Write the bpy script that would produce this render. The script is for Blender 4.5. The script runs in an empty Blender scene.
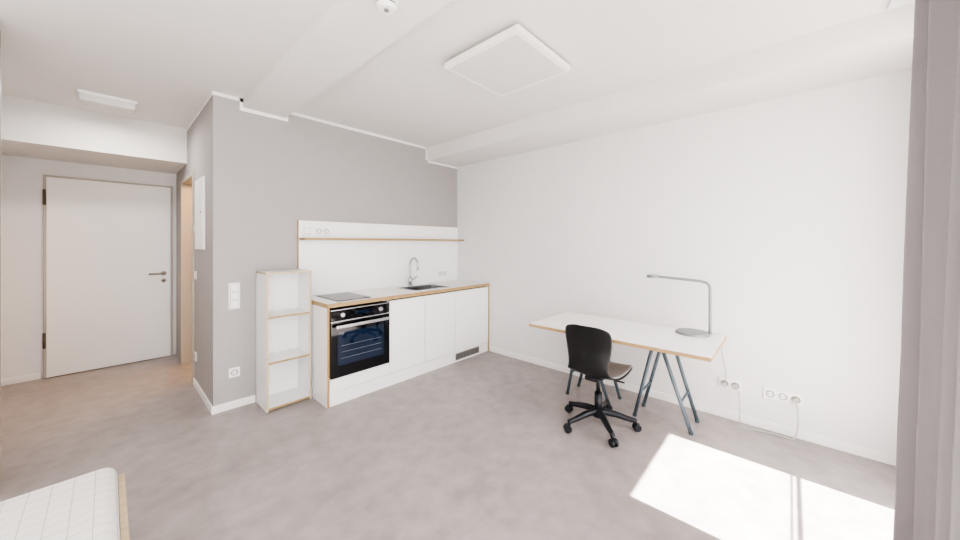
import bpy, bmesh, math, random
from mathutils import Vector, Matrix
random.seed(3)
S = bpy.context.scene
S.view_settings.view_transform = 'AgX'
S.view_settings.look = 'AgX - High Contrast'
S.view_settings.exposure = 0.38

# ------------------------------------------------------------ materials
def lin(c):
    out=[]
    for v in c:
        v/=255.0
        out.append(v/12.92 if v<=0.04045 else ((v+0.055)/1.055)**2.4)
    return (*out,1)
def mat(name, rgb, rough=0.5, metal=0.0, noise=0.0, nscale=8, bump=0.0, bscale=200, coat=0.0, spec=0.5, emit=None, estr=0, stretch=None):
    m=bpy.data.materials.new(name); m.use_nodes=True
    nt=m.node_tree; b=nt.nodes['Principled BSDF']
    c=lin(rgb)
    b.inputs['Base Color'].default_value=c
    b.inputs['Roughness'].default_value=rough
    b.inputs['Metallic'].default_value=metal
    b.inputs['Specular IOR Level'].default_value=spec
    b.inputs['Coat Weight'].default_value=coat
    tc=nt.nodes.new('ShaderNodeTexCoord')
    vec=tc.outputs['Object']
    if stretch:
        mp=nt.nodes.new('ShaderNodeMapping'); mp.inputs['Scale'].default_value=stretch
        nt.links.new(vec,mp.inputs['Vector']); vec=mp.outputs['Vector']
    n=nt.nodes.new('ShaderNodeTexNoise'); n.inputs['Scale'].default_value=nscale; n.inputs['Detail'].default_value=6
    nt.links.new(vec,n.inputs['Vector'])
    r=nt.nodes.new('ShaderNodeValToRGB')
    k=noise
    r.color_ramp.elements[0].position=0.3; r.color_ramp.elements[1].position=0.7
    r.color_ramp.elements[0].color=tuple(max(0,c[i]*(1-k)) for i in range(3))+(1,)
    r.color_ramp.elements[1].color=tuple(min(1,c[i]*(1+k)) for i in range(3))+(1,)
    nt.links.new(n.outputs['Fac'],r.inputs['Fac'])
    nt.links.new(r.outputs['Color'],b.inputs['Base Color'])
    if bump>0:
        n2=nt.nodes.new('ShaderNodeTexNoise'); n2.inputs['Scale'].default_value=bscale; n2.inputs['Detail'].default_value=3
        nt.links.new(tc.outputs['Object'],n2.inputs['Vector'])
        bp=nt.nodes.new('ShaderNodeBump'); bp.inputs['Strength'].default_value=bump; bp.inputs['Distance'].default_value=0.002
        nt.links.new(n2.outputs['Fac'],bp.inputs['Height']); nt.links.new(bp.outputs['Normal'],b.inputs['Normal'])
    if emit:
        b.inputs['Emission Color'].default_value=lin(emit); b.inputs['Emission Strength'].default_value=estr
    return m

M={}
M['wall']=mat('white_wall_paint',(232,230,230),0.9,noise=0.01)
M['ceil']=mat('ceiling_paint',(232,229,226),0.95,noise=0.01)
M['grey']=mat('grey_wall_paint',(176,172,171),0.9,noise=0.015)
M['base']=mat('baseboard_white',(243,241,239),0.5)
M['white']=mat('white_laminate',(246,245,244),0.4,noise=0.004)
M['doorw']=mat('door_white',(242,240,239),0.45)
M['dframe']=mat('door_frame_greige',(190,182,170),0.5)
M['ply']=mat('plywood_edge',(178,150,108),0.5,noise=0.15,nscale=30,stretch=(1,1,6))
M['plyl']=mat('plywood_light',(206,188,156),0.5,noise=0.12,nscale=30,stretch=(1,1,6))
M['steel']=mat('brushed_steel',(200,200,202),0.28,1.0,noise=0.05,nscale=60)
M['chrome']=mat('chrome',(175,175,178),0.15,1.0)
M['silver']=mat('silver_lamp',(150,152,154),0.4,0.4)
M['blackglass']=mat('black_oven_glass',(10,12,16),0.06,0,coat=0.5)
M['ovenwin']=mat('oven_window_glass',(26,42,66),0.04,0,coat=1.0)  # blue of the reflection is mixed into the glass colour
M['cook']=mat('ceramic_cooktop',(48,49,52),0.12,spec=0.3)
M['cookring']=mat('cooktop_ring',(120,120,122),0.3)
M['blackp']=mat('black_plastic',(34,36,42),0.36,noise=0.05,nscale=40)
M['shell']=mat('chair_shell_plastic',(34,34,36),0.28,noise=0.05,nscale=40)
M['seatpad']=mat('chair_seat_pad',(150,147,150),0.5,noise=0.05,nscale=60)  # dark seat coloured paler to stand for the window's reflection on it
M['slate']=mat('slate_blue_steel',(90,102,110),0.45,0.1)
M['socket']=mat('socket_white',(244,242,240),0.35)
M['sockdk']=mat('socket_recess',(135,132,127),0.4)
M['dark']=mat('dark_gap',(50,48,46),0.7)
M['slot']=mat('vent_slot_grey',(100,98,96),0.7)
M['cable']=mat('cable_white',(184,182,179),0.4)
M['hinge']=mat('hinge_dark',(110,100,92),0.4,0.5)
M['handle']=mat('door_handle_satin',(150,142,134),0.35,0.7)
M['panel']=mat('lamp_diffuser',(224,222,219),0.5)
M['lampw']=mat('lamp_frame_white',(244,243,241),0.45)
M['winf']=mat('window_frame_white',(225,225,225),0.4)
M['outground']=mat('added_ground_grey',(132,130,127),0.9,noise=0.1,nscale=3)

def floor_mat():
    m=bpy.data.materials.new('vinyl_concrete_floor'); m.use_nodes=True
    nt=m.node_tree; b=nt.nodes['Principled BSDF']
    tc=nt.nodes.new('ShaderNodeTexCoord')
    n1=nt.nodes.new('ShaderNodeTexNoise'); n1.inputs['Scale'].default_value=1.6; n1.inputs['Detail'].default_value=10; n1.inputs['Roughness'].default_value=0.65
    n2=nt.nodes.new('ShaderNodeTexNoise'); n2.inputs['Scale'].default_value=9; n2.inputs['Detail'].default_value=8
    for n in (n1,n2): nt.links.new(tc.outputs['Object'],n.inputs['Vector'])
    mx=nt.nodes.new('ShaderNodeMix'); mx.data_type='FLOAT'; mx.inputs['Factor'].default_value=0.45
    nt.links.new(n1.outputs['Fac'],mx.inputs['A']); nt.links.new(n2.outputs['Fac'],mx.inputs['B'])
    r=nt.nodes.new('ShaderNodeValToRGB')
    r.color_ramp.elements[0].position=0.36; r.color_ramp.elements[0].color=lin((157,149,147))
    r.color_ramp.elements[1].position=0.64; r.color_ramp.elements[1].color=lin((183,175,173))
    nt.links.new(mx.outputs['Result'],r.inputs['Fac'])
    br=nt.nodes.new('ShaderNodeTexBrick'); br.offset=0.5; br.inputs['Scale'].default_value=1.0
    br.inputs['Brick Width'].default_value=0.9; br.inputs['Row Height'].default_value=0.45; br.inputs['Mortar Size'].default_value=0.0015
    br.inputs['Color1'].default_value=(1,1,1,1); br.inputs['Color2'].default_value=(0.965,0.965,0.965,1); br.inputs['Mortar'].default_value=(0.90,0.90,0.90,1)
    nt.links.new(tc.outputs['Object'],br.inputs['Vector'])
    mu=nt.nodes.new('ShaderNodeMix'); mu.data_type='RGBA'; mu.blend_type='MULTIPLY'; mu.inputs['Factor'].default_value=1
    nt.links.new(r.outputs['Color'],mu.inputs['A']); nt.links.new(br.outputs['Color'],mu.inputs['B'])
    nt.links.new(mu.outputs['Result'],b.inputs['Base Color'])
    b.inputs['Roughness'].default_value=0.34
    b.inputs['Specular IOR Level'].default_value=0.5
    return m
M['floor']=floor_mat()

def mattress_mat():
    m=bpy.data.materials.new('quilted_mattress'); m.use_nodes=True
    nt=m.node_tree; b=nt.nodes['Principled BSDF']
    tc=nt.nodes.new('ShaderNodeTexCoord')
    br=nt.nodes.new('ShaderNodeTexBrick'); br.offset=0.0; br.squash=1.0
    br.inputs['Scale'].default_value=1.0; br.inputs['Brick Width'].default_value=0.055; br.inputs['Row Height'].default_value=0.055
    br.inputs['Mortar Size'].default_value=0.0015; br.inputs['Mortar Smooth'].default_value=0.5
    br.inputs['Color1'].default_value=lin((238,237,235)); br.inputs['Color2'].default_value=lin((238,237,235)); br.inputs['Mortar'].default_value=lin((196,195,194))
    nt.links.new(tc.outputs['Object'],br.inputs['Vector'])
    nt.links.new(br.outputs['Color'],b.inputs['Base Color'])
    b.inputs['Roughness'].default_value=0.9
    return m
M['mattress']=mattress_mat()

def curtain_mat():
    m=bpy.data.materials.new('curtain_fabric'); m.use_nodes=True
    nt=m.node_tree; b=nt.nodes['Principled BSDF']; out=nt.nodes['Material Output']
    tc=nt.nodes.new('ShaderNodeTexCoord')
    n=nt.nodes.new('ShaderNodeTexNoise'); n.inputs['Scale'].default_value=300
    nt.links.new(tc.outputs['Object'],n.inputs['Vector'])
    r=nt.nodes.new('ShaderNodeValToRGB'); r.color_ramp.elements[0].color=lin((166,162,165)); r.color_ramp.elements[1].color=lin((177,173,176))
    nt.links.new(n.outputs['Fac'],r.inputs['Fac']); nt.links.new(r.outputs['Color'],b.inputs['Base Color'])
    b.inputs['Roughness'].default_value=0.85
    t=nt.nodes.new('ShaderNodeBsdfTranslucent'); nt.links.new(r.outputs['Color'],t.inputs['Color'])
    ms=nt.nodes.new('ShaderNodeMixShader'); ms.inputs['Fac'].default_value=0.04
    nt.links.new(b.outputs[0],ms.inputs[1]); nt.links.new(t.outputs[0],ms.inputs[2]); nt.links.new(ms.outputs[0],out.inputs['Surface'])
    return m
M['curtain']=curtain_mat()

# ------------------------------------------------------------ builder
class B:
    def __init__(s,name): s.name=name; s.bm=bmesh.new(); s.mats=[]
    def mi(s,k):
        if k not in s.mats: s.mats.append(k)
        return s.mats.index(k)
    def _fin(s,tmp,k,smooth=False,M4=None):
        i=s.mi(k)
        for f in tmp.faces: f.material_index=i; f.smooth=smooth
        if M4 is not None: bmesh.ops.transform(tmp,matrix=M4,verts=tmp.verts)
        me=bpy.data.meshes.new('t'); tmp.to_mesh(me); tmp.free(); s.bm.from_mesh(me); bpy.data.meshes.remove(me)
    def box(s,x0,x1,y0,y1,z0,z1,k,bev=0.0,seg=2,M4=None,smooth=False):
        t=bmesh.new(); bmesh.ops.create_cube(t,size=1)
        for v in t.verts:
            v.co=Vector(((x0+x1)/2+v.co.x*(x1-x0),(y0+y1)/2+v.co.y*(y1-y0),(z0+z1)/2+v.co.z*(z1-z0)))
        if bev>0: bmesh.ops.bevel(t,geom=t.edges[:],offset=bev,segments=seg,profile=0.5,affect='EDGES')
        s._fin(t,k,smooth,M4); return s
    def cyl(s,p0,p1,r,k,r2=None,seg=24,smooth=True,bev=0):
        p0=Vector(p0);p1=Vector(p1);d=p1-p0
        t=bmesh.new(); bmesh.ops.create_cone(t,cap_ends=True,segments=seg,radius1=r,radius2=r if r2 is None else r2,depth=d.length)
        if bev>0:
            es=[e for e in t.edges if abs(e.verts[0].co.z-e.verts[1].co.z)<1e-6]
            bmesh.ops.bevel(t,geom=es,offset=bev,segments=2,profile=0.5,affect='EDGES')
        q=d.to_track_quat('Z','Y').to_matrix().to_4x4()
        i=s.mi(k)
        for f in t.faces:
            f.material_index=i; f.smooth=smooth and len(f.verts)<=4
        bmesh.ops.transform(t,matrix=Matrix.Translation((p0+p1)/2)@q,verts=t.verts)
        me=bpy.data.meshes.new('t'); t.to_mesh(me); t.free(); s.bm.from_mesh(me); bpy.data.meshes.remove(me); return s
    def tube(s,pts,r,k,seg=10,res=8,smoothpath=True):
        P=[Vector(p) for p in pts]
        if smoothpath and len(P)>2:
            Q=[]
            E=[P[0]*2-P[1]]+P+[P[-1]*2-P[-2]]
            for i in range(1,len(E)-2):
                a,b,c,d=E[i-1:i+3]
                for j in range(res):
                    u=j/res
                    Q.append(0.5*((2*b)+(c-a)*u+(2*a-5*b+4*c-d)*u*u+(3*b-a-3*c+d)*u**3))
            Q.append(P[-1]); P=Q
        t=bmesh.new(); rings=[]; up=None
        for i,p in enumerate(P):
            tg=(P[min(i+1,len(P)-1)]-P[max(i-1,0)]).normalized()
            if up is None:
                up=tg.orthogonal().normalized()
            up=(up-tg*up.dot(tg)).normalized(); sd=tg.cross(up)
            rr=r[i] if isinstance(r,list) else r
            rings.append([t.verts.new(p+(up*math.cos(2*math.pi*j/seg)+sd*math.sin(2*math.pi*j/seg))*rr) for j in range(seg)])
        for a,b in zip(rings,rings[1:]):
            for j in range(seg): t.faces.new((a[j],a[(j+1)%seg],b[(j+1)%seg],b[j]))
        t.faces.new(rings[0][::-1]); t.faces.new(rings[-1])
        s._fin(t,k,True); return s
    def grid(s,fn,nu,nv,k,thick=0.0,smooth=True):
        t=bmesh.new(); V=[[t.verts.new(fn(i/nu,j/nv)) for j in range(nv+1)] for i in range(nu+1)]
        for i in range(nu):
            for j in range(nv): t.faces.new((V[i][j],V[i+1][j],V[i+1][j+1],V[i][j+1]))
        t.normal_update()
        if thick: bmesh.ops.solidify(t,geom=t.faces[:],thickness=thick)
        s._fin(t,k,smooth); return s
    def done(s,origin=None,recalc=True):
        if recalc: bmesh.ops.recalc_face_normals(s.bm,faces=s.bm.faces[:])
        co=[v.co for v in s.bm.verts]
        mn=[min(c[i] for c in co) for i in range(3)]; mx=[max(c[i] for c in co) for i in range(3)]
        o=Vector(((mn[0]+mx[0])/2,(mn[1]+mx[1])/2,mn[2])) if origin is None else Vector(origin)
        for v in s.bm.verts: v.co-=o
        me=bpy.data.meshes.new(s.name); s.bm.to_mesh(me); s.bm.free()
        ob=bpy.data.objects.new(s.name,me); ob.location=o
        for k in s.mats: me.materials.append(M[k])
        S.collection.objects.link(ob); return ob

H=1.42; XR=3.39; YK=3.54; XH=0.591; YD=5.79; ZC=2.68; YW=-0.62
# ------------------------------------------------------------ shell
B('floor').box(-2.75,3.54,-0.90,5.95,-0.12,0,'floor').done()
B('ground').box(-9,10,-14,-0.91,-0.25,-0.12,'outground').done()  # unseen outdoor ground, added to cut the light reaching the ceiling
B('ceiling').box(-2.75,3.54,-0.90,5.95,ZC,ZC+0.14,'ceil').done()
B('ceiling_beam').box(0.80,1.135,YW,YK,2.605,ZC,'ceil').done()
B('ceiling_beam').box(2.843,XR,YW,YK,2.51,ZC,'ceil').done()
B('ceiling_soffit_hall').box(-0.8,XH,4.93,YD,2.30,ZC,'ceil').done()
B('wall_right').box(XR,3.54,-0.90,5.95,0,ZC,'wall').done()
B('wall_kitchen').box(XH,XR,YK,YK+0.12,0,ZC,'grey').done()
w=B('wall_hall_right')
w.box(XH,XH+0.12,YK+0.12,4.475,0,ZC,'grey').box(XH,XH+0.12,4.475,5.28,2.13,ZC,'grey').box(XH,XH+0.12,5.28,YD,0,ZC,'grey').done()
B('wall_hall_back').box(-0.92,2.5,YD,YD+0.12,0,ZC,'wall').done()
B('wall_hall_left').box(-0.92,-0.8,3.40,YD,0,ZC,'wall').done()
B('wall_bathroom').box(2.4,2.5,YK+0.12,YD,0,ZC,'wall').done()
B('wall_partition').box(-2.6,-0.428,3.28,3.40,0,ZC,'wall').done()
B('trim_1').box(-0.445,-0.421,3.268,3.412,0,2.66,'dframe').done()
B('wall_left').box(-2.75,-2.6,-0.90,5.95,0,ZC,'wall').done()
WX0,WX1,WT=-2.2,2.84,2.50
w=B('wall_window')
w.box(WX1,XR,-0.87,YW,0,ZC,'wall').box(-2.6,WX0,-0.87,YW,0,ZC,'wall').box(WX0,WX1,-0.87,YW,WT,ZC,'wall').done()
# window frames (floor to ceiling glazing, sashes open)
w=B('window_1')
for x in (WX0,-0.55,1.02,WX1-0.02):
    w.box(x,x+(0.05 if x<2 else 0.02),-0.79,-0.72,0,WT,'winf',0.004)
w.box(WX0,WX1,-0.79,-0.72,0,0.05,'winf').box(WX0,WX1,-0.79,-0.72,WT-0.02,WT,'winf')
w.cyl((WX0+0.05,-0.755,1.175),(WX1-0.02,-0.755,1.175),0.010,'winf').cyl((WX0+0.05,-0.755,1.225),(WX1-0.02,-0.755,1.225),0.005,'winf')
w.done()
# baseboards
bb=0.065; bt=0.014
B('baseboard_right').box(XR-bt,XR,YW,2.90,0,bb,'base',0.003).done()
B('baseboard_kitchen').box(XH-bt,0.89,YK-bt,YK,0,bb,'base',0.003).done()
B('baseboard_hall_right').box(XH-bt,XH,YK,4.44,0,bb,'base',0.003).done()
w=B('baseboard_hall_back'); w.box(-0.8,-0.47,YD-bt,YD,0,bb,'base',0.003).done()
B('baseboard_partition').box(-2.6,-0.445,3.28-bt,3.28,0,bb,'base',0.003).done()
# paint-edge trims along grey walls
B('trim_2').box(XH-0.006,0.80,YK-0.006,YK,ZC-0.028,ZC,'base').box(1.135,2.843,YK-0.006,YK,ZC-0.028,ZC,'base')\
  .box(0.775,1.16,YK-0.006,YK,2.575,2.606,'base').box(0.775,0.80,YK-0.006,YK,2.605,ZC,'base').box(1.135,1.16,YK-0.006,YK,2.605,ZC,'base')\
  .box(2.815,XR,YK-0.006,YK,2.485,2.511,'base').box(2.815,2.843,YK-0.006,YK,2.485,ZC,'base').done()
B('trim_3').box(XH-0.006,XH,YK,4.93,ZC-0.028,ZC,'base').done()
# bathroom door casing
w=B('trim_4')
w.box(XH-0.012,XH+0.132,4.455,4.50,0,2.15,'dframe',0.003).box(XH-0.012,XH+0.132,5.255,5.30,0,2.15,'dframe',0.003).box(XH-0.012,XH+0.132,4.50,5.255,2.105,2.15,'dframe',0.003)
w.done()
# entry door
w=B('door_1')
x0,x1,zt=-0.455,0.555,2.135
w.box(x0,x0+0.035,YD-0.03,YD-0.001,0,zt,'dframe',0.003).box(x1-0.035,x1,YD-0.03,YD-0.001,0,zt,'dframe',0.003).box(x0+0.035,x1-0.035,YD-0.03,YD-0.001,zt-0.035,zt,'dframe',0.003)
w.box(x0+0.022,x1-0.022,YD-0.045,YD-0.02,0.008,zt-0.022,'doorw',0.004)
for z in (0.32,1.82):
    w.cyl((x0+0.008,YD-0.045,z),(x0+0.008,YD-0.045,z+0.16),0.010,'hinge')
hx=0.468; hz=1.045
w.cyl((hx,YD-0.045,hz),(hx,YD-0.053,hz),0.027,'handle').cyl((hx,YD-0.045,hz-0.09),(hx,YD-0.053,hz-0.09),0.025,'handle').cyl((hx,YD-0.053,hz-0.09),(hx,YD-0.058,hz-0.09),0.01,'dark')
w.tube([(hx,YD-0.05,hz),(hx,YD-0.085,hz),(hx-0.015,YD-0.10,hz),(hx-0.05,YD-0.10,hz),(hx-0.135,YD-0.10,hz)],0.0115,'handle')
w.done()

# ------------------------------------------------------------ kitchen
KX0,KX1,KY=1.27,3.385,2.93; CT=0.895; KB=YK-0.022
w=B('kitchen_base_cabinet')
w.box(KX0,KX0+0.018,KY+0.004,KB,0,CT-0.038,'white').box(KX0,KX0+0.018,KY,KY+0.004,0,CT-0.038,'ply')
w.box(KX1-0.018,KX1,KY+0.004,KB,0,CT-0.038,'white').box(KX1-0.018,KX1,KY-0.001,KY+0.004,0,CT-0.038,'ply')
w.box(KX0+0.018,KX1-0.018,KB-0.012,KB,0,CT-0.038,'white')
w.box(1.872,1.888,KY+0.03,KB-0.012,0.1,CT-0.038,'white')
w.box(KX0+0.018,KX1-0.018,KY+0.03,KB-0.012,0.105,0.12,'white')
w.box(KX0+0.018,1.872,KY+0.03,KB-0.012,0.225,0.24,'white')
dz0,dz1=0.125,CT-0.05
for a,b in ((1.884,2.321),(2.327,2.770),(2.776,KX1-0.02)):
    w.box(a,b,KY,KY+0.018,dz0,dz1,'white',0.0015)
w.box(KX0+0.02,1.88,KY,KY+0.018,0.125,0.236,'white',0.0015)
w.box(KX0+0.02,KX1-0.02,KY+0.012,KY+0.028,0,0.118,'white')
w.box(KX0+0.018,KX1-0.018,KY+0.03,KY+0.05,0.118,0.13,'dark')
w.box(1.888,KX1-0.018,KY+0.03,KY+0.05,dz1-0.01,CT-0.038,'dark')
for x in (2.324,2.773): w.box(x-0.006,x+0.006,KY+0.019,KY+0.029,dz0,dz1,'dark')
# vent grille
w.box(2.79,3.20,KY+0.007,KY+0.012,0.022,0.102,'sockdk',0.001)
for i in range(16):
    xx=2.803+i*0.0245
    w.box(xx,xx+0.012,KY+0.005,KY+0.0075,0.034,0.090,'slot')
# worktop around sink cutout
sx0,sx1,sy0,sy1=2.28,2.76,3.03,3.36
def top(x0,x1,y0,y1):
    w.box(x0,x1,y0,y1,CT-0.036,CT,'white')
top(KX0,sx0,KY,KB); top(sx1,KX1,KY,KB); top(sx0,sx1,KY,sy0); top(sx0,sx1,sy1,KB)
w.box(KX0-0.004,KX1,KY-0.008,KY-0.0002,CT-0.036,CT-0.001,'ply').box(KX0-0.005,KX0-0.0002,KY-0.008,KB,CT-0.036,CT-0.001,'ply')
w.done()
# sink
w=B('kitchen_sink')
t=0.012
w.box(sx0-t,sx1+t,sy0-t,sy0+0.008,CT+0.0005,CT+0.005,'steel',0.001).box(sx0-t,sx1+t,sy1-0.008,sy1+t,CT+0.0005,CT+0.005,'steel',0.001)
w.box(sx0-t,sx0+0.008,sy0,sy1,CT+0.0005,CT+0.005,'steel',0.001).box(sx1-0.008,sx1+t,sy0,sy1,CT+0.0005,CT+0.005,'steel',0.001)
q=0.004; zb=CT-0.16
w.box(sx0+q,sx0+2*q,sy0+q,sy1-q,zb,CT+0.002,'steel').box(sx1-2*q,sx1-q,sy0+q,sy1-q,zb,CT+0.002,'steel')
w.box(sx0+q,sx1-q,sy0+q,sy0+2*q,zb,CT+0.002,'steel').box(sx0+q,sx1-q,sy1-2*q,sy1-q,zb,CT+0.002,'steel')
w.box(sx0+q,sx1-q,sy0+q,sy1-q,zb-q,zb,'steel')
w.cyl((2.52,3.2,zb),(2.52,3.2,zb+0.004),0.04,'chrome')
w.done()
# faucet
fx,fy=2.50,3.44
w=B('kitchen_faucet')
w.cyl((fx,fy,CT+0.001),(fx,fy,CT+0.012),0.027,'chrome',bev=0.003).cyl((fx,fy,CT+0.012),(fx,fy,CT+0.10),0.021,'chrome',bev=0.003)
pts=[(fx,fy,CT+0.1),(fx,fy,CT+0.22)]
R=0.075
for i in range(9):
    a=math.pi*i/8*1.0
    pts.append((fx,fy-R+R*math.cos(a),CT+0.265+R*math.sin(a)))
pts.append((fx,fy-2*R,CT+0.225))
w.tube(pts,0.0125,'chrome',seg=14,res=5)
w.cyl((fx,fy-2*R,CT+0.225),(fx,fy-2*R,CT+0.20),0.015,'chrome')
w.tube([(fx+0.015,fy,CT+0.075),(fx+0.045,fy,CT+0.08),(fx+0.10,fy-0.01,CT+0.115)],0.007,'chrome')
w.done()
# cooktop
w=B('cooktop')
w.box(1.385,1.715,2.985,3.465,CT+0.0005,CT+0.007,'cook',0.002)
for cy,r in ((3.11,0.075),(3.335,0.09)):
    t_=bmesh.new()
    seg=40; V=[]
    for j in range(seg):
        a=2*math.pi*j/seg
        V.append((t_.verts.new((1.55+r*math.cos(a),cy+r*math.sin(a),CT+0.0075)),t_.verts.new((1.55+(r-0.003)*math.cos(a),cy+(r-0.003)*math.sin(a),CT+0.0075))))
    for j in range(seg):
        a,b=V[j],V[(j+1)%seg]; t_.faces.new((a[0],b[0],b[1],a[1]))
    w._fin(t_,'cookring')
w.done(recalc=False)
# oven
ox0,ox1,oz0,oz1=1.292,1.868,0.245,0.838
w=B('built_in_oven')
w.box(ox0+0.01,ox1-0.01,KY+0.002,KY+0.5,oz0,oz1,'dark')
w.box(ox0-0.0,ox1,KY-0.016,KY+0.002,oz1-0.095,oz1,'blackglass',0.003)
w.box(ox0,ox1,KY-0.018,KY+0.002,oz0,oz1-0.10,'blackglass',0.003)
w.box(ox0,ox1,KY-0.019,KY-0.015,oz1-0.109,oz1-0.100,'steel',0.001)
w.box(ox0,ox1,KY-0.0175,KY-0.012,oz1-0.008,oz1,'steel',0.001)
w.box(ox0+0.06,ox1-0.06,KY-0.0195,KY-0.0175,oz0+0.10,oz1-0.20,'ovenwin',0.0008)
# oven rack glimpsed in the door window
for i in range(3):
    zz=oz0+0.16+i*0.055
    w.box(ox0+0.09,ox1-0.09,KY-0.0202,KY-0.0192,zz,zz+0.003,'sockdk')
# handle
hz=oz1-0.145
w.box(ox0+0.03,ox1-0.03,KY-0.064,KY-0.052,hz-0.014,hz+0.014,'steel',0.004)
for x in (ox0+0.06,ox1-0.06): w.cyl((x,KY-0.016,hz),(x,KY-0.056,hz),0.008,'steel')
# controls
for x in (ox0+0.10,ox1-0.10): w.cyl((x,KY-0.016,oz1-0.05),(x,KY-0.036,oz1-0.05),0.020,'steel',bev=0.003)
w.box((ox0+ox1)/2-0.07,(ox0+ox1)/2+0.07,KY-0.0172,KY-0.0155,oz1-0.066,oz1-0.036,'ovenwin')
w.done()
# splashback
w=B('kitchen_splashback')
w.box(1.25,XR-0.003,YK-0.018,YK-0.001,CT-0.02,1.64,'white').box(1.244,1.25,YK-0.018,YK-0.001,CT-0.02,1.643,'ply').box(1.25,XR-0.003,YK-0.018,YK-0.001,1.64,1.643,'plyl')
w.done()
w=B('wall_shelf')
w.box(1.26,XR-0.006,YK-0.142,YK-0.019,1.449,1.469,'white').box(1.256,XR-0.006,YK-0.147,YK-0.142,1.447,1.471,'ply').box(1.254,1.26,YK-0.147,YK-0.019,1.447,1.471,'ply')
w.done()
# open shelf unit
ux0,ux1,uy0,uy1,uh=0.895,1.255,3.23,YK-0.016,1.17
w=B('open_shelf_unit'); p=0.016; e=0.003
for a,b in ((ux0,ux0+p),(ux1-p,ux1)):
    w.box(a,b,uy0+e,uy1,0,uh-p,'white').box(a,b,uy0,uy0+e,0,uh-p,'plyl')
w.box(ux0,ux1,uy0+e,uy1,uh-p,uh-0.002,'white').box(ux0-0.002,ux1,uy0-0.001,uy0+e,uh-p,uh,'plyl').box(ux0-0.003,ux0-0.0001,uy0,uy1,uh-p,uh,'plyl')
w.box(ux0+p,ux1-p,uy1-0.008,uy1,0,uh-p,'white')
for z in (0.012,0.395,0.78):
    w.box(ux0+p,ux1-p,uy0+e,uy1-0.008,z,z+p,'white').box(ux0+p,ux1-p,uy0,uy0+e,z,z+p,'ply')
w.done()

# ------------------------------------------------------------ sockets / switches
def socket(name,pos,n,axis,vertical=False,kinds=None):
    g=0.071; w=B(name); W=0.081+(n-1)*g
    def P(u,v,d):
        return (pos[0]+u,pos[1]-d,pos[2]+v) if axis=='Y' else (pos[0]-d,pos[1]+u,pos[2]+v)
    def bx(u0,u1,v0,v1,d0,d1,k,bev=0):
        a=P(u0,v0,d0);b=P(u1,v1,d1)
        w.box(min(a[0],b[0]),max(a[0],b[0]),min(a[1],b[1]),max(a[1],b[1]),a[2],b[2],k,bev)
    if vertical: bx(-0.0405,0.0405,-W/2,W/2,0.0005,0.010,'socket',0.003)
    else: bx(-W/2,W/2,-0.0405,0.0405,0.0005,0.010,'socket',0.003)
    for i in range(n):
        o=(i-(n-1)/2)*g
        u,v=(0,o) if vertical else (o,0)
        kind=(kinds or 's'*n)[i]
        if kind=='s':
            w.cyl(P(u,v,0.0095),P(u,v,0.0112),0.025,'sockdk')
            w.cyl(P(u,v,0.011),P(u,v,0.0115),0.0185,'socket')
            for s_ in (-1,1): w.cyl(P(u+0.0095*s_,v,0.0112),P(u+0.0095*s_,v,0.0122),0.0035,'dark')
        else:
            bx(u-0.029,u+0.029,v-0.029,v+0.029,0.0095,0.0135,'socket',0.002)
            bx(u-0.031,u+0.031,v-0.031,v+0.031,0.0095,0.0105,'sockdk')
    return w.done()
socket('light_switch',(0.735,YK,0.965),3,'Y',True,'www')
socket('wall_socket',(0.735,YK,0.307),1,'Y')
socket('wall_socket',(1.325,YK-0.018,1.54),1,'Y',kinds='w')
socket('wall_socket',(1.475,YK-0.018,1.54),2,'Y')
socket('wall_socket',(3.09,YK-0.018,1.005),2,'Y')
socket('wall_socket',(XR,0.36,0.28),2,'X')
socket('wall_socket',(XR,0.042,0.278),3,'X')
socket('light_switch',(XH,4.34,1.10),1,'X',kinds='w')
socket('light_switch',(XH,4.34,1.56),1,'X',kinds='w')
socket('wall_socket',(XH,4.34,0.30),1,'X')
w=B('electrical_panel')
w.box(XH-0.02,XH-0.0005,3.87,4.28,1.36,2.02,'white',0.004).box(XH-0.024,XH-0.02,3.90,4.25,1.39,1.99,'white',0.002)
w.cyl((XH-0.024,3.93,1.7),(XH-0.028,3.93,1.7),0.01,'sockdk').done()

# ------------------------------------------------------------ ceiling fixtures
w=B('ceiling_panel_lamp')
lx,ly,lh=1.85,1.43,0.31
w.box(lx-0.26,lx+0.26,ly-0.26,ly+0.26,2.645,ZC-0.0005,'lampw')
w.box(lx-lh,lx+lh,ly-lh,ly+lh,2.608,2.645,'lampw',0.004)
w.box(lx-lh+0.03,lx+lh-0.03,ly-lh+0.03,ly+lh-0.03,2.605,2.609,'panel',0.001)
w.done()
w=B('ceiling_lamp')
w.box(-0.16,0.17,4.30,4.50,2.60,ZC-0.0005,'panel',0.012,3).box(-0.17,0.18,4.29,4.51,2.655,ZC-0.0005,'lampw',0.004).done()
w=B('smoke_detector')
sx,sy=0.92,1.46
w.cyl((sx,sy,2.6045),(sx,sy,2.588),0.056,'lampw',bev=0.003).cyl((sx,sy,2.588),(sx,sy,2.578),0.045,'slot').cyl((sx,sy,2.578),(sx,sy,2.56),0.052,'lampw',r2=0.038,bev=0.004).cyl((sx,sy,2.56),(sx,sy,2.555),0.012,'sockdk')
w.done()

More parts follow.
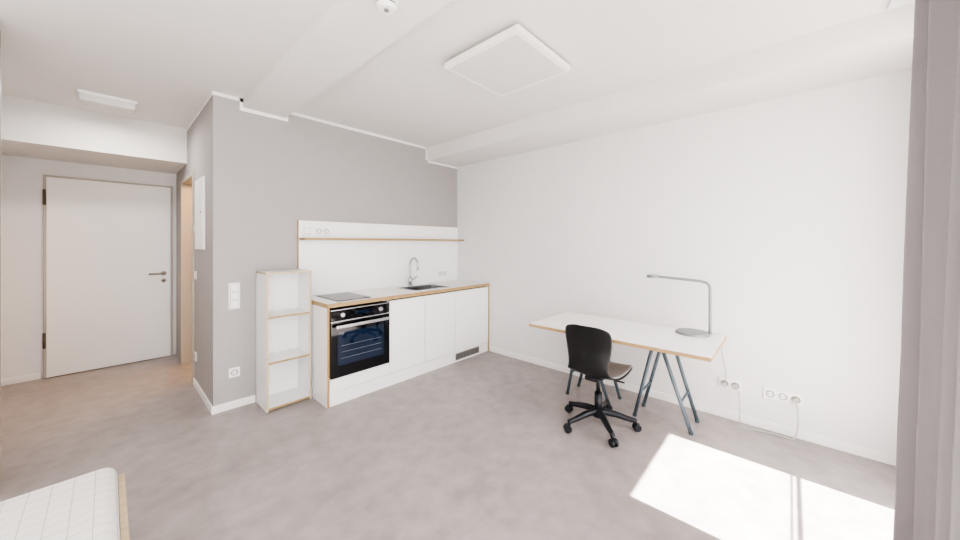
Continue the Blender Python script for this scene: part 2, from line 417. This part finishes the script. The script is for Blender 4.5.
# ------------------------------------------------------------ desk
TZ=0.72; tx0,tx1,ty0,ty1=2.475,3.165,0.355,1.685
w=B('desk')
w.box(tx0+0.003,tx1-0.003,ty0+0.003,ty1-0.003,TZ-0.003,TZ,'white',0.001)
w.box(tx0+0.001,tx1-0.001,ty0+0.001,ty1-0.001,TZ-0.026,TZ-0.003,'ply',0.001)
for yc in (0.745,1.35):
    zr=TZ-0.026-0.017
    w.box(2.62,3.15,yc-0.016,yc+0.016,zr-0.015,zr+0.0165,'slate',0.003)
    for xa,xf in ((2.80,2.92),(3.10,3.15)):
        for s_ in (-1,1):
            foot=(xf,yc+s_*0.20,0.008); apex=(xa,yc+s_*0.02,zr)
            w.tube([apex,foot],0.0135,'slate',smoothpath=False,seg=12)
            w.cyl((foot[0],foot[1],0),(foot[0],foot[1],0.02),0.016,'slate')
    def at(xa,xf,s_,z):
        k=(zr-z)/(zr-0.008); return (xa+(xf-xa)*k,yc+s_*(0.02+0.18*k),z)
    for s_ in (-1,1):
        w.tube([at(2.80,2.92,s_,0.23),at(3.10,3.15,s_,0.23)],0.009,'slate',smoothpath=False)
w.done()

# desk lamp
w=B('desk_lamp')
bx_,by_=3.045,0.56
w.cyl((bx_,by_,TZ+0.0005),(bx_,by_,TZ+0.018),0.115,'silver',r2=0.108,seg=48,bev=0.003)
px_,py_=bx_+0.035,by_-0.11
hz=1.125
pts=[(px_,py_,TZ+0.016),(px_,py_,0.85),(px_,py_,1.0),(px_,py_,hz-0.05),(px_,py_+0.012,hz-0.018),(px_,py_+0.045,hz-0.002),(px_,py_+0.12,hz+0.004),(px_,py_+0.24,hz+0.010),(px_,py_+0.38,hz+0.017)]
w.tube(pts,0.0105,'silver',seg=12)
w.cyl((px_,py_,TZ+0.012),(px_,py_,TZ+0.035),0.014,'silver')
w.cyl((px_,py_+0.40,hz+0.006),(px_,py_+0.40,hz+0.030),0.052,'silver',r2=0.044,seg=32,bev=0.003)
w.cyl((px_,py_+0.40,hz+0.002),(px_,py_+0.40,hz+0.006),0.040,'panel')
w.done()
# cables
B('lamp_cable').tube([(bx_+0.06,by_-0.095,TZ+0.004),(3.14,0.42,TZ+0.004),(3.185,0.40,TZ-0.01),(3.22,0.39,0.55),(3.30,0.38,0.40),(3.345,0.385,0.30),(3.372,0.395,0.28)],0.0035,'cable',seg=8).cyl((3.345,0.395,0.28),(3.376,0.395,0.28),0.018,'cable').done()
B('extension_cable').cyl((3.345,0.325,0.28),(3.376,0.325,0.28),0.018,'cable').tube([(3.35,0.325,0.28),(3.32,0.30,0.25),(3.30,0.29,0.12),(3.29,0.28,0.012),(3.30,0.20,0.006),(3.32,0.12,0.006),(3.325,0.03,0.006),(3.33,-0.02,0.012),(3.325,-0.04,0.12),(3.335,-0.035,0.24),(3.35,-0.03,0.278)],0.0035,'cable',seg=8).cyl((3.345,-0.029,0.278),(3.376,-0.029,0.278),0.018,'cable').done()

# ------------------------------------------------------------ office chair (faces +X)
cx,cy=2.575,1.105
w=B('office_chair')
def CP(s_,l,z): return Vector((cx+s_,cy+l,z))
prof=[(0.235,0.395,0.165),(0.215,0.425,0.185),(0.13,0.435,0.205),(0.0,0.425,0.208),(-0.10,0.425,0.195),(-0.165,0.445,0.170),(-0.198,0.49,0.150),(-0.205,0.56,0.155),(-0.20,0.64,0.170),(-0.208,0.72,0.178),(-0.220,0.785,0.172),(-0.228,0.815,0.150)]
def cr(arr,t):
    n=len(arr)-1; f=t*n; i=min(int(f),n-1); u=f-i
    g=lambda k: arr[max(0,min(n,k))]
    out=[]
    for q in range(3):
        a,b,c,d=g(i-1)[q],g(i)[q],g(i+1)[q],g(i+2)[q]
        out.append(0.5*((2*b)+(c-a)*u+(2*a-5*b+4*c-d)*u*u+(3*b-a-3*c+d)*u**3))
    return out
def shell(u,v,off=0.0,shr=1.0):
    s_,z,hw=cr(prof,v)
    l=(u*2-1)
    back=max(0,min(1,(v-0.45)/0.2))
    back=back*back*(3-2*back)
    seat=1-back
    c2=l*l
    s_+=back*0.030*c2 
    topw=max(0,(v-0.75)/0.25)
    z+=seat*0.018*c2 - 0.022*c2*c2*topw
    return CP(s_,l*hw*shr,z+off)
w.grid(shell,24,44,'shell',thick=0.009)
w.grid(lambda u,v: shell(u,0.02+v*0.38,0.014+0.010*math.sin(math.pi*u)*math.sin(math.pi*v),0.97),18,16,'seatpad',thick=0.010)
w.cyl(CP(0.0,0,0.408),CP(0,0,0.385),0.10,'blackp',r2=0.075,bev=0.004).box(cx-0.12,cx+0.10,cy-0.06,cy+0.06,0.375,0.410,'blackp',0.012)
w.tube([CP(0.02,-0.05,0.385),CP(0.02,-0.12,0.378),CP(0.03,-0.19,0.375)],0.006,'blackp')
w.cyl(CP(0,0,0.10),CP(0,0,0.26),0.027,'blackp').cyl(CP(0,0,0.26),CP(0,0,0.38),0.015,'blackp')
w.cyl(CP(0,0,0.075),CP(0,0,0.135),0.045,'blackp',r2=0.035,bev=0.005)
for ang in (8,80,152,224,296):
    a=math.radians(ang); d=Vector((math.cos(a),math.sin(a),0)); n=Vector((-d.y,d.x,0))
    c=Vector((cx,cy,0))
    w.tube([c+d*0.02+Vector((0,0,0.115)),c+d*0.11+Vector((0,0,0.108)),c+d*0.2+Vector((0,0,0.088)),c+d*0.270+Vector((0,0,0.074))],[0.027-0.010*i/24 for i in range(25)],'blackp',seg=12)
    e_=c+d*0.265
    w.cyl(e_+Vector((0,0,0.045)),e_+Vector((0,0,0.085)),0.011,'blackp')
    dd=(Matrix.Rotation(random.uniform(-1.2,1.2),3,'Z')@n)
    ax=dd.normalized(); e2=e_+Vector((ax.y,-ax.x,0))*0.012
    for s_ in (-1,1):
        w.cyl(e2+ax*(0.006*s_)+Vector((0,0,0.0275)),e2+ax*(0.025*s_)+Vector((0,0,0.0275)),0.027,'blackp',bev=0.004)
    w.box(-0.006,0.006,-0.02,0.02,0.03,0.055,'blackp',0.003,M4=Matrix.Translation(e2)@Matrix.Rotation(math.atan2(ax.y,ax.x),4,'Z'))
w.done()

# ------------------------------------------------------------ bed
w=B('single_bed')
fx0,fx1,fy0,fy1=-0.885,0.05,0.12,2.165
w.box(fx1-0.02,fx1,fy0,fy1-0.02,0.10,0.412,'white').box(fx1-0.02,fx1,fy0,fy1-0.02,0.412,0.416,'plyl')
w.box(fx0,fx0+0.02,fy0,fy1-0.02,0.10,0.412,'white').box(fx0,fx0+0.02,fy0,fy1-0.02,0.412,0.416,'plyl')
w.box(fx0,fx1,fy1-0.02,fy1,0.10,0.36,'white').box(fx0,fx1,fy1-0.02,fy1,0.36,0.364,'plyl')
w.box(fx0+0.02,fx1-0.02,fy0,fy0+0.02,0.10,0.40,'white')
w.box(fx0+0.02,fx1-0.02,fy0+0.02,fy1-0.02,0.20,0.225,'plyl')
for x in (fx0+0.001,fx1-0.051):
    for y in (fy0+0.001,fy1-0.051): w.box(x,x+0.05,y,y+0.05,0,0.10,'ply')
w.box(fx0+0.022,fx1-0.022,fy0+0.025,fy1-0.022,0.227,0.485,'mattress',0.045,5,smooth=True)
w.done()

# ------------------------------------------------------------ curtain
w=B('curtain')
def cur(u,v):
    z=0.015+v*(2.655-0.015)
    X=1.0+u*1.0
    ph=u*1.0/0.185*2*math.pi
    A=0.052+0.012*(1-v)
    y=-0.385+A*math.sin(ph+0.25*math.sin(v*3))+0.012*math.sin(ph*2.3+1.0+v*1.5)
    y+=-0.020*v+0.03*(1-v)
    X+=0.026*math.sin(ph*1.0+1.5)
    return Vector((X,y,z))
w.grid(cur,300,24,'curtain',thick=0.002)
w.done()
B('curtain_rail').box(-2.2,2.80,-0.43,-0.38,2.658,ZC-0.0005,'winf',0.003).done()

# ------------------------------------------------------------ lights
world=bpy.data.worlds.new('World'); S.world=world; world.use_nodes=True
bg=world.node_tree.nodes['Background']; bg.inputs['Color'].default_value=(1.0,0.993,0.99,1); bg.inputs['Strength'].default_value=5.4
sun=bpy.data.lights.new('sun','SUN'); sun.energy=28; sun.angle=0.009; sun.color=(1,0.975,0.94)
so=bpy.data.objects.new('sun',sun); S.collection.objects.link(so)
tanel=2.5/1.53
d=Vector((0.0,1.0,-tanel)).normalized()
so.rotation_euler=d.to_track_quat('-Z','Y').to_euler(); so.location=(1,-5,7)
pl=bpy.data.lights.new('bathroom_lamp','POINT'); pl.energy=34; pl.color=(1,0.56,0.17); pl.shadow_soft_size=0.12
po=bpy.data.objects.new('bathroom_lamp',pl); po.location=(1.25,4.85,2.3); S.collection.objects.link(po)
hl=bpy.data.lights.new('hall_lamp_fill','AREA'); hl.shape='RECTANGLE'; hl.size=0.3; hl.size_y=0.18; hl.energy=8; hl.color=(1,0.97,0.94)  # fill added at the hall fixture to brighten the deep end
ho=bpy.data.objects.new('hall_lamp_fill',hl); ho.location=(0.005,4.40,2.597); S.collection.objects.link(ho)

# ------------------------------------------------------------ camera
cam=bpy.data.cameras.new('camera'); co=bpy.data.objects.new('camera',cam); S.collection.objects.link(co)
cam.sensor_width=36; cam.lens=340/960*36; cam.shift_y=-27/960; cam.clip_start=0.02
co.location=(0,0,H); co.rotation_euler=(math.radians(90),0,math.radians(-47.6))
S.camera=co
